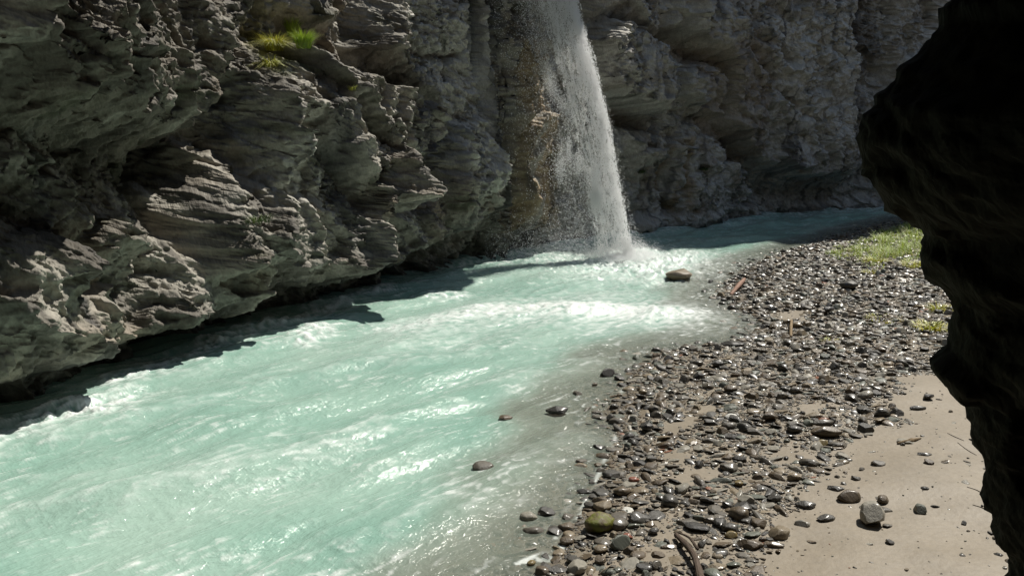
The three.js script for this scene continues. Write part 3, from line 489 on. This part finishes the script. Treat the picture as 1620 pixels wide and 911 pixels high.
{
  const r = rng(2024), list = [], cell = .5, grid = new Map(), key = (a, b) => a * 4096 + b;
  const fits = (x, f, a) => { const i = Math.floor(x / cell), j = Math.floor(f / cell); for (let p = -1; p <= 1; p++) for (let q = -1; q <= 1; q++) for (const o of grid.get(key(i + p, j + q)) ?? []) if (Math.hypot(x - o[0], f - o[1]) < (a + o[2]) * .56) return false; return true; };
  const put = (o) => { const k = key(Math.floor(o[0] / cell), Math.floor(o[1] / cell)); (grid.get(k) ?? grid.set(k, []).get(k)).push(o); };
  taken.forEach(put);
  const X0 = -.8, X1 = 25, F0 = 6.5, F1 = 46, tries = [];
  for (let i = 0; i < 650000; i++) {
    const f = F0 + (F1 - F0) * Math.pow(r(), 1.25), x = X0 + (X1 - X0) * r(), g = Math.exp((r() + r() + r() - 1.5) * 1.5);
    tries.push([x, f, clamp((.018 + .0013 * f) * g, .011, .15), r(), r(), r(), r(), r()]);
  }
  tries.sort((a, b) => b[2] - a[2]);
  for (const t of tries) { const [x, f, a] = t; if (x > f * .66 + 1 || t[3] > density(x, f) * (a > .1 ? .6 : 1) || !fits(x, f, a)) continue; put(t); list.push(t); }
  const inView = ([x, f, a]) => { const ang = x / f; return f > 7.9 && ang < .6 - .12 * sstep(25, 12, f) && inland(x, f) > -.5; };
  const ranked = list.filter(inView).sort((p, q) => q[2] / q[1] - p[2] / p[1]), own = new Set(ranked.slice(0, 225));
  const place = (m, t, flat) => { const [x, f, a] = t; m.position.set(x, groundY(x, f) + a * flat * (-.15 + .65 * t[7]), -f); m.rotation.set((t[5] - .5) * .7 - .12, t[4] * 6.283, (t[6] - .5) * .7, 'ZXY'); m.scale.set(a, a * (.75 + .6 * t[7]), a); };
  const tones = [['black', 'dark grey'], ['dark', 'dark grey'], ['dark', 'dark grey'], ['grey', 'grey'], ['grey', 'grey'], ['brown', 'brown'], ['green', 'grey'], ['tan', 'light brown'], ['pale', 'pale grey'], ['brown', 'brown']];
  const kinds = ['flat', 'slate', 'round', 'slate', 'flat', 'block', 'flat', 'long'];
  const protos = {}, described = [];
  for (const t of own) {
    const kind = kinds[Math.floor(t[5] * 7.99)], [tone, word] = tones[Math.floor(t[6] * 9.99)], k = Math.floor(t[7] * 5.99), id = kind + tone + k;
    const [x, f, a] = t, d = inland(x, f), sandy = Math.max(...bareSand.map((p) => polyDist(x, f, p))) > 0;
    const zone = d < .35 ? 'washed by the shallow water along the shore' : sandy ? 'scattered on the bare sand' : f < 10.5 ? 'in the gravel nearest the viewer' : f < 14 ? 'in the gravel above the sand patches' : 'in the gravel further back towards the grass';
    let m; if (protos[id]) { m = protos[id].clone(); m.name = numbered('river_stone'); scene.add(m); } else m = protos[id] = add('river_stone', shaped(kind, k, 4), SM[tone]);
place(m, t, SHAPES[kind].flat);
    const tt = f * Math.cos(PITCH) + CAM_H * Math.sin(PITCH), px = 810 + FPX * x / tt, py = 455.5 + FPX * Math.tan(Math.atan2(CAM_H, f) - PITCH), L = landmarks.map((l) => [Math.hypot(px - l[0], (py - l[1]) * 1.5), l]).sort((p, q) => p[0] - q[0])[0], dx = px - L[1][0], dy = py - L[1][1];
    const dir = Math.abs(dx) > 2.4 * Math.abs(dy) ? (dx < 0 ? 'left of' : 'right of') : Math.abs(dy) > 2.4 * Math.abs(dx) ? (dy < 0 ? 'above' : 'below') : (dy < 0 ? 'above ' : 'below ') + (dx < 0 ? 'left of' : 'right of');
    const sw = kind === 'round' ? 'rounded' : kind === 'block' ? 'angular' : kind === 'long' ? 'elongated' : 'flat', size = a > .105 ? 'large ' : a < .075 ? 'small ' : '';
    described.push({ m, far: L[0], text: `${size}${word} ${sw} stone ${dir} the ${L[1][2]}` }); tag(m, '', 'stone', `river stones ${zone}`);
  }
  { const same = {}; described.sort((p, q) => p.far - q.far).forEach((e) => (same[e.text] ??= []).push(e)); const nth = ['nearest', 'second', 'third', 'fourth', 'fifth', 'sixth', 'seventh', 'eighth', 'ninth', 'tenth']; for (const k in same) same[k].forEach((e, i) => { e.m.userData.label = same[k].length > 1 ? nth[i] + ' ' + e.text : e.text; }); }
  const gravel = new THREE.Group(); gravel.name = 'gravel'; gravel.userData.kind = 'stuff'; gravel.userData.label = 'dark wet gravel and small cobbles covering the bar'; gravel.userData.category = 'gravel'; scene.add(gravel);
  const gm = new THREE.MeshPhysicalMaterial({ name: 'gravel stone', map: stoneGrain, bumpMap: stoneBump, bumpScale: .012, roughness: .5, clearcoat: .32, clearcoatRoughness: .2 }), rest = list.filter((t) => !own.has(t));
  const VAR = [['flat', 1], ['slate', 2], ['block', 3], ['slate', 4], ['block', 5], ['slate', 1], ['flat', 4]], buckets = VAR.map(() => []); rest.forEach((t) => buckets[Math.floor(t[5] * 6.999)].push(t));
  const o = new THREE.Object3D(), c = new THREE.Color();
  buckets.forEach((b, i) => {
    const im = new THREE.InstancedMesh(shaped(VAR[i][0], VAR[i][1], 2), gm, b.length); im.name = 'pebbles'; im.castShadow = im.receiveShadow = true; im.userData.kind = 'stuff';
    b.forEach((t, n) => { place(o, t, SHAPES[VAR[i][0]].flat); o.updateMatrix(); im.setMatrixAt(n, o.matrix); const q = SM[tones[Math.floor(t[6] * 9.99)][0]].color, j = .8 + .5 * t[4]; c.setRGB(q.r * j, q.g * j, q.b * j); if (t[7] > .985) c.setRGB(.45, .43, .38); else if (t[7] < .012) c.setRGB(.26, .1, .05); im.setColorAt(n, c); });
    gravel.add(im);
  });
  const grit = new THREE.InstancedMesh(shaped('block', 2, 1), gm, 60000); let n = 0;
  for (let i = 0; i < 400000 && n < 60000; i++) { const f = F0 + 26 * Math.pow(r(), 1.3), x = X0 + 18 * r(), t = [x, f, (.009 + .0006 * f) * (.6 + 1.2 * r() * r()), r(), r(), r(), r(), r()]; if (x > f * .62 + .5 || t[3] > density(x, f) * .95) continue; place(o, t, .5); o.updateMatrix(); grit.setMatrixAt(n, o.matrix); const q = SM[tones[Math.floor(t[6] * 9.99)][0]].color, j = .9 + .7 * t[4]; c.setRGB(q.r * j, q.g * j, q.b * j); grit.setColorAt(n++, c); }
  grit.count = n; grit.name = 'grit'; grit.userData.kind = 'stuff'; grit.castShadow = grit.receiveShadow = true; gravel.add(grit);
  { let n = 0; scene.traverse((o) => { if (o.isMesh && !o.isInstancedMesh) { const k = (o.geometry.index ?? o.geometry.attributes.position).count / 3; n += k; if (k > 9e4) console.log(o.name, k); } }); console.log('triangles', n); }
  console.log('stones', list.length, 'grit', n);
}

// ---------------------------------------------------------------- driftwood
function limb(pts, radii, sides = 9) {                              // a bent, tapered, knotty branch
  const curve = new THREE.CatmullRomCurve3(pts.map((p) => new THREE.Vector3(...p))), N = 40, g = new THREE.TubeGeometry(curve, N, 1, sides), p = g.attributes.position, n = g.attributes.normal;
  for (let i = 0; i <= N; i++) { const c = curve.getPointAt(i / N), t = i / N * (radii.length - 1), k = Math.min(radii.length - 2, Math.floor(t)), R = mix(radii[k], radii[k + 1], t - k); for (let j = 0; j <= sides; j++) { const q = i * (sides + 1) + j, nx = n.getX(q), ny = n.getY(q), nz = n.getZ(q), e = R * (1 + .25 * noise(c.x * 14 + nx, c.y * 14 + ny, c.z * 14 + nz)); p.setXYZ(q, c.x + nx * e, c.y + ny * e, c.z + nz * e); } }
  const ends = [0, 1].map((e) => { const s = new THREE.SphereGeometry(radii.at(e ? -1 : 0) * 1.0, 8, 6), c = curve.getPointAt(e); s.translate(c.x, c.y, c.z); return s; });
  const m = mergeGeometries([g, ...ends]); m.computeVertexNormals(); return m;
}
const woodBump = tex(256, (u, v) => .5 + .4 * perlinTile(u * 4, v * 32, 32, 9) + .2 * perlinTile(u * 16, v * 64, 64, 19));
const wood = (name, rgb) => { const m = new THREE.MeshStandardMaterial({ name, bumpMap: woodBump, bumpScale: .01, roughness: .75 }); m.color.setRGB(...rgb); return m; };
const woodDark = wood('dark driftwood', [.075, .05, .033]), woodRed = wood('reddish driftwood', [.26, .15, .105]), woodPale = wood('bleached driftwood', [.36, .3, .22]), woodTan = wood('tan driftwood', [.24, .17, .09]);
const onSand = (px, py, up) => { const [x, f] = settle(px, py, up); return [x, groundY(x, f) + up, -f]; };
tag(add('driftwood', limb([onSand(1070, 846, .05), onSand(1086, 862, .09), onSand(1099, 880, .1), onSand(1105, 900, .08), onSand(1114, 935, .05)], [.028, .034, .036, .045, .06]), woodDark), 'dark bent driftwood branch lying on the sand at the bottom edge', 'driftwood');
tag(add('driftwood', limb([onSand(1075, 843, .03), onSand(1090, 850, .05), onSand(1104, 868, .08)], [.012, .016, .02]), woodDark), 'thin dark driftwood twig beside the bent branch', 'driftwood');
tag(add('driftwood', limb([onSand(1157, 466, .06), onSand(1166, 455, .14), onSand(1178, 442, .16)], [.05, .075, .06]), woodRed), 'reddish driftwood log at the tip of the gravel by the river', 'driftwood');
tag(add('driftwood', limb([onSand(1422, 701, .015), onSand(1440, 697, .03), onSand(1458, 693, .01)], [.02, .03, .008]), woodTan), 'brown driftwood splinter on the upper sand', 'driftwood');
tag(add('driftwood', limb([onSand(1252, 532, .04), onSand(1252, 520, .1), onSand(1253, 507, .06)], [.03, .04, .03]), woodTan), 'short brown stick lying away from the viewer on the far gravel', 'driftwood');
tag(add('driftwood', limb([onSand(1108, 637, .06), onSand(1120, 627, .09), onSand(1131, 617, .06)], [.008, .01, .006]), woodPale), 'thin bleached stick lying across the gravel near the bay', 'driftwood');
tag(add('driftwood', limb([onSand(948, 908, .05), onSand(958, 900, .09), onSand(967, 893, .06)], [.007, .009, .006]), woodPale), 'thin bleached stick at the bottom edge below the rounded cobble', 'driftwood');
[[[1500, 685], [1512, 691], [1526, 697]], [[1516, 700], [1532, 712], [1546, 720]], [[1531, 770], [1548, 776], [1560, 784]], [[1540, 798], [1556, 803], [1570, 811]]].forEach((l, i) => tag(add('twig', limb(l.map(([a, b]) => onSand(a, b, .004)), [.003, .005, .003], 5), woodDark), ['fine dark twig on the sand, topmost beside the black rock', 'fine dark twig on the sand, second from the top', 'fine dark twig on the sand, third from the top', 'fine dark twig on the sand, lowest beside the black rock'][i], 'twig'));

// ---------------------------------------------------------------- grass and plants
const leafMat = (name, rgb) => { const m = new THREE.MeshPhysicalMaterial({ name, vertexColors: true, side: THREE.DoubleSide, roughness: .6, transmission: .5, thickness: 0 }); m.color.setRGB(...rgb); return m; };
const grassMat = leafMat('sunlit grass', [.34, .48, .06]), dryGrassMat = leafMat('yellowish grass', [.5, .52, .11]), darkLeafMat = leafMat('dark green leaves', [.07, .11, .025]);
function blade(out, base, dir, h, w, droop, tone) {                  // a bent strip of three pieces
  const sx = -dir[1] * w, sz = dir[0] * w, row = (t) => { const o = h * .55 * t * t * droop + h * .12 * t, y = h * (t - .45 * droop * t * t), k = 1 - t * .92; return [[base[0] + dir[0] * o - sx * k, base[1] + y, base[2] + dir[1] * o - sz * k], [base[0] + dir[0] * o + sx * k, base[1] + y, base[2] + dir[1] * o + sz * k]]; };
  for (let i = 0; i < 3; i++) { const [a, b] = row(i / 3), [c, d] = row((i + 1) / 3); out.p.push(...a, ...b, ...c, ...b, ...d, ...c); for (let q = 0; q < 6; q++) out.c.push(...tone); }
}
function bladesGeo(out) { const g = new THREE.BufferGeometry(); g.setAttribute('position', new THREE.Float32BufferAttribute(out.p, 3)); g.setAttribute('color', new THREE.Float32BufferAttribute(out.c, 3)); g.computeVertexNormals(); return g; }
function tuft(seed, n, spread, h, w, droop, lean = [0, 0], up = 1) {
  const r = rng(seed), out = { p: [], c: [] };
  for (let i = 0; i < n; i++) { const a = r() * 6.283, q = Math.sqrt(r()) * spread, d = [Math.cos(a) + lean[0] + (r() - .5) * .6, Math.sin(a) + lean[1] + (r() - .5) * .6], l = Math.hypot(...d), k = .6 + .8 * r(); blade(out, [Math.cos(a) * q, (r() - .5) * spread * .4 * up, Math.sin(a) * q], [d[0] / l, d[1] / l], h * (.5 + .7 * r()), w * (.7 + .6 * r()), droop * (.5 + r()), [k * (.9 + .3 * r()), k, k * .8]); }
  return bladesGeo(out);
}
scene.updateMatrixWorld(true);
const caster = new THREE.Raycaster();
function onRock(px, py) { const d = ray(px, py); caster.set(camera.position, new THREE.Vector3(d[0], d[1], -d[2]).normalize()); return caster.intersectObjects(scene.children.filter((o) => /cliff/.test(o.name)), false)[0]; }
const plant = (name, px, py, geo, mat, label, category, inset = .05) => { const h = onRock(px, py), p = h.point.clone().addScaledVector(h.face.normal, .1), m = tag(add(name, geo, mat), label, category); m.position.copy(p); m.position.y -= inset; return m; };
plant('grass_tuft', 463, 52, tuft(1, 420, .13, .6, .009, .6, [.2, .3]), grassMat, 'upright bright green grass tuft on the cliff ledge, topmost of three', 'grass tuft');
plant('grass_tuft', 481, 76, tuft(2, 520, .19, .55, .009, .8, [.5, .4]), grassMat, 'bright green grass tuft on the cliff ledge, right of the hanging one', 'grass tuft');
plant('grass_tuft', 437, 76, tuft(3, 560, .22, .65, .009, 1.7, [.2, .7]), dryGrassMat, 'yellowish grass tuft hanging over the cliff ledge, leftmost of three', 'grass tuft');
plant('grass_tuft', 431, 98, tuft(4, 200, .2, .45, .009, 2, [.2, .7]), dryGrassMat, 'small hanging yellow grass tuft below the leftmost cliff tuft', 'grass tuft');
plant('cliff_plant', 559, 137, tuft(5, 60, .1, .22, .012, 1.2), dryGrassMat, 'tiny yellow green plant on the crest of the sunlit rock', 'plant');
plant('cliff_plant', 412, 352, tuft(6, 130, .3, .22, .02, 1.3), darkLeafMat, 'faint green leafy plant low on the sunlit rock face', 'plant');
plant('cliff_plant', 1016, 272, tuft(7, 160, .25, .3, .022, 1.4), darkLeafMat, 'dark green plant on the back cliff just right of the waterfall', 'plant');
plant('cliff_plant', 1115, 264, tuft(8, 160, .25, .3, .022, 1.4), darkLeafMat, 'dark green plant on the back cliff above the ochre stripe', 'plant');
const low = (px, py, n, sp, h, label) => { const [x, f] = settle(px, py), m = tag(add('low_plant', tuft(px, n, sp, h, .018, 1.2, [0, 0], .2), dryGrassMat), label, 'plant'); m.position.set(x, groundY(x, f), -f); };
low(1452, 420, 220, .5, .3, 'low green plant on the gravel just below the grass, against the black rock');
low(1385, 412, 200, .45, .28, 'low green plant on the gravel at the lower left of the grass');
low(1378, 430, 80, .3, .2, 'small green plant in the gravel below the grass');
low(1475, 516, 200, .4, .22, 'spreading low plant on the gravel beside the black rock');
low(1490, 488, 120, .35, .25, 'small plant at the foot of the black rock above the spreading one');
low(1400, 502, 110, .5, .1, 'flat yellow green plant patch in the far gravel, right of two');
low(1315, 536, 60, .25, .08, 'flat yellow green plant patch in the far gravel, left of two');
{
  const r = rng(31), out = { p: [], c: [] }, xs = grassPoly.map((p) => p[0]), fs = grassPoly.map((p) => p[1]);
  for (let i = 0; i < 24000; i++) {
    const x = mix(Math.min(...xs), Math.max(...xs), r()), f = mix(Math.min(...fs), Math.max(...fs), r()), d = polyDist(x, f, grassPoly) + .8 * noise(x * .9, f * .9, 3); if (d < .1 || noise(x * 1.6, f * 1.6, 7) + .5 * noise(x * 4, f * 4, 9) < -.02 - .25 * sstep(1, 2.5, d)) continue;
    const a = r() * 6.283, k = .6 + .7 * r(), h = (.2 + .42 * r() * (.5 + sstep(-.2, .4, noise(x * 1.2, f * 1.2, 27)))) * sstep(0, 1.2, d) + .08; blade(out, [x, groundY(x, f) - .02, -f], [Math.cos(a), Math.sin(a)], h, .016, .5 + r(), [k * (.85 + .4 * r()), k, k * .8]);
  }
  const m = tag(add('grass', bladesGeo(out), leafMat('bank grass', [.4, .52, .1])), 'sunlit yellow green grass on the far end of the bar', 'grass'); m.userData.kind = 'stuff';
}

// ---------------------------------------------------------------- the waterfall: falling drops, in sunlight
{
  const fall = new THREE.Group(), FF = fallFoot[1]; fall.name = 'waterfall'; fall.position.set(fallFoot[0], 0, -FF); scene.add(fall);
  tag(fall, 'sunlit waterfall of white drops falling into the river before the dark cliff', 'waterfall');
  const W = (l) => l.map(([a, b]) => atFwd(a, b, FF)), r = rng(99), gauss = () => (r() + r() + r() + r() - 2) * 1.0;
  const main = W([[862, -110], [884, -50], [903, 0], [930, 95], [953, 180], [972, 290], [984, 350], [996, 408]]);
  const streaks = [[[846, 60], [872, 130], [905, 190], [935, 240]], [[900, 205], [917, 262], [940, 318]], [[902, 205], [889, 262], [880, 300]], [[935, 240], [948, 300], [955, 330]], [[820, -90], [850, 0], [875, 60]]].map(W);
  const along = (P, y) => { if (y >= P[0][1]) return P[0][0]; for (let i = 1; i < P.length; i++) if (y >= P[i][1]) return mix(P[i][0], P[i - 1][0], (y - P[i][1]) / (P[i - 1][1] - P[i][1])); return P.at(-1)[0]; };
  const drops = [], strands = [], put = (list, x, y, z, s, l) => { if (y > -.02) list.push([x - fallFoot[0], y, z, s, l]); };
  const TOP = main[0][1];
  const fine = () => .004 + .005 * r() + (r() < .07 ? .008 * r() : 0);
  for (let i = 0; i < 190000; i++) {                                 // the veil, thinning out to the left
    const y = TOP * Math.pow(r(), .9), k = 1 - y / TOP, right = along(main, y), w = 1.5 + .7 * k, q = -Math.log(1 - r() * .985) * w * .5, x = right - q + .1 * gauss(), t = x + y * .16;
    const clump = .5 * noise(t * 1.3, y * .3, 3) + .5 * noise(t * 3.4, y * .5, 13) + .35 * noise(t * 8, y * 1.1, 23);
    if (r() > (.24 + 1.1 * clump) * (1 - .55 * k)) continue; put(drops, x, y, gauss() * .7, fine(), 1 + 1.5 * r());
  }
  for (let i = 0; i < 60000; i++) {                                 // the bright right edge, torn into strands
    const y = TOP * r(), k = 1 - y / TOP, x = along(main, y) + .06 - .4 * Math.abs(gauss()) * (.9 + .3 * k) + .16 * gauss(), t = x + y * .2, clump = .7 * noise(t * 4.5, y * .6, 8) + .5 * noise(t * 11, y * 1.8, 18) + .4 * noise(t * 2, y * 2.5, 28);
    if (r() > .1 + 1.5 * clump - .15 * sstep(.7, .95, k)) continue; put(drops, x, y, gauss() * .35, fine() * 1.15, 1.3 + 2.2 * r());
  }
  for (let i = 0; i < 3000; i++) {                                   // torn strands: short comets of drops
    const y0 = TOP * r(), k = 1 - y0 / TOP, x0 = along(main, y0) + .12 + .1 * gauss() - 1.3 * Math.pow(r(), 1.9), z0 = gauss() * .45, L = .2 + .9 * r() * r(), wd = .018 + .045 * r(), n = 16 + 50 * r() * (1 - .4 * k);
    for (let j = 0; j < n; j++) { const t = Math.pow(r(), 1.6); put(drops, x0 - t * L * .22 + gauss() * wd * (.4 + t), y0 + t * L, z0 + gauss() * wd, .005 + .009 * r() * r(), 1.3 + 1.2 * r()); }
  }
  for (const P of streaks) for (let i = 0; i < 5000; i++) { const t = clamp(.5 + .3 * gauss(), -.2, 1.15), y = mix(P[0][1], P.at(-1)[1], t), x = along(P, y) + gauss() * (.2 + .16 * t); if (r() > .5 + noise(x * 5, y * .8, 48)) continue; put(drops, x, y, gauss() * .5, fine(), 1.2 + r()); }
  for (let i = 0; i < 9000; i++) { const a = gauss() * .24; put(drops, along(streaks[1], 2.6) + .25 + a, 2.4 + gauss() * .45, gauss() * .3, fine(), 1.3); }
  for (let i = 0; i < 60000; i++) { const a = r() * 6.283, q = Math.abs(gauss()) * 1.5, y = Math.abs(gauss()) * .6 * (.3 + sstep(-.3, .5, noise(Math.cos(a) * q * 1.3, 3, Math.sin(a) * q * 1.3))) * Math.exp(-q * .3); if (r() > .55 + .8 * noise(Math.cos(a) * q * 1.7, y * 2, Math.sin(a) * q * 1.7)) continue; put(drops, fallFoot[0] + .15 + Math.cos(a) * q * 1.15, y, Math.sin(a) * q, fine(), 1); }
  for (let i = 0; i < 9000; i++) { const x = fallFoot[0] - .5 - 5 * r(); put(drops, x, Math.abs(gauss()) * 1.5, gauss() * 1.4 - .5, .004 + .011 * Math.pow(r(), 3), 1); }   // stray drops to the left
  for (let i = 0; i < 9000; i++) { const y = TOP * r(), x = along(main, y) - 3.4 * Math.pow(r(), 1.4) + .5 * (1 - y / TOP); put(drops, x, y, gauss(), .008 + .009 * r() * r(), 1); }                  // single larger drops
  const mat = new THREE.MeshPhysicalMaterial({ name: 'white falling water', color: new THREE.Color(.97, .97, .97), roughness: 1, transmission: .6, thickness: 0, specularIntensity: .5 });
  const make = (name, list, geo) => { const im = new THREE.InstancedMesh(geo, mat, list.length), o = new THREE.Object3D(); im.name = name; im.userData.kind = 'stuff'; im.castShadow = im.receiveShadow = true; list.forEach(([x, y, z, s, l], i) => { o.position.set(x, y, z); o.rotation.set(0, 0, .2 + .3 * (r() - .5)); o.scale.set(s, s * l, s); o.updateMatrix(); im.setMatrixAt(i, o.matrix); }); fall.add(im); };
  const dropG = new THREE.IcosahedronGeometry(1, 0);
  make('water_drops', drops, dropG);
}

renderer_();
function renderer_() {
  const renderer = new THREE.WebGLRenderer({ antialias: true });
  renderer.setSize(1024, 575); renderer.shadowMap.enabled = true; renderer.shadowMap.type = THREE.PCFSoftShadowMap;
  renderer.toneMapping = THREE.LinearToneMapping; renderer.toneMappingExposure = EXPOSURE;
  renderer.render(scene, camera);
}
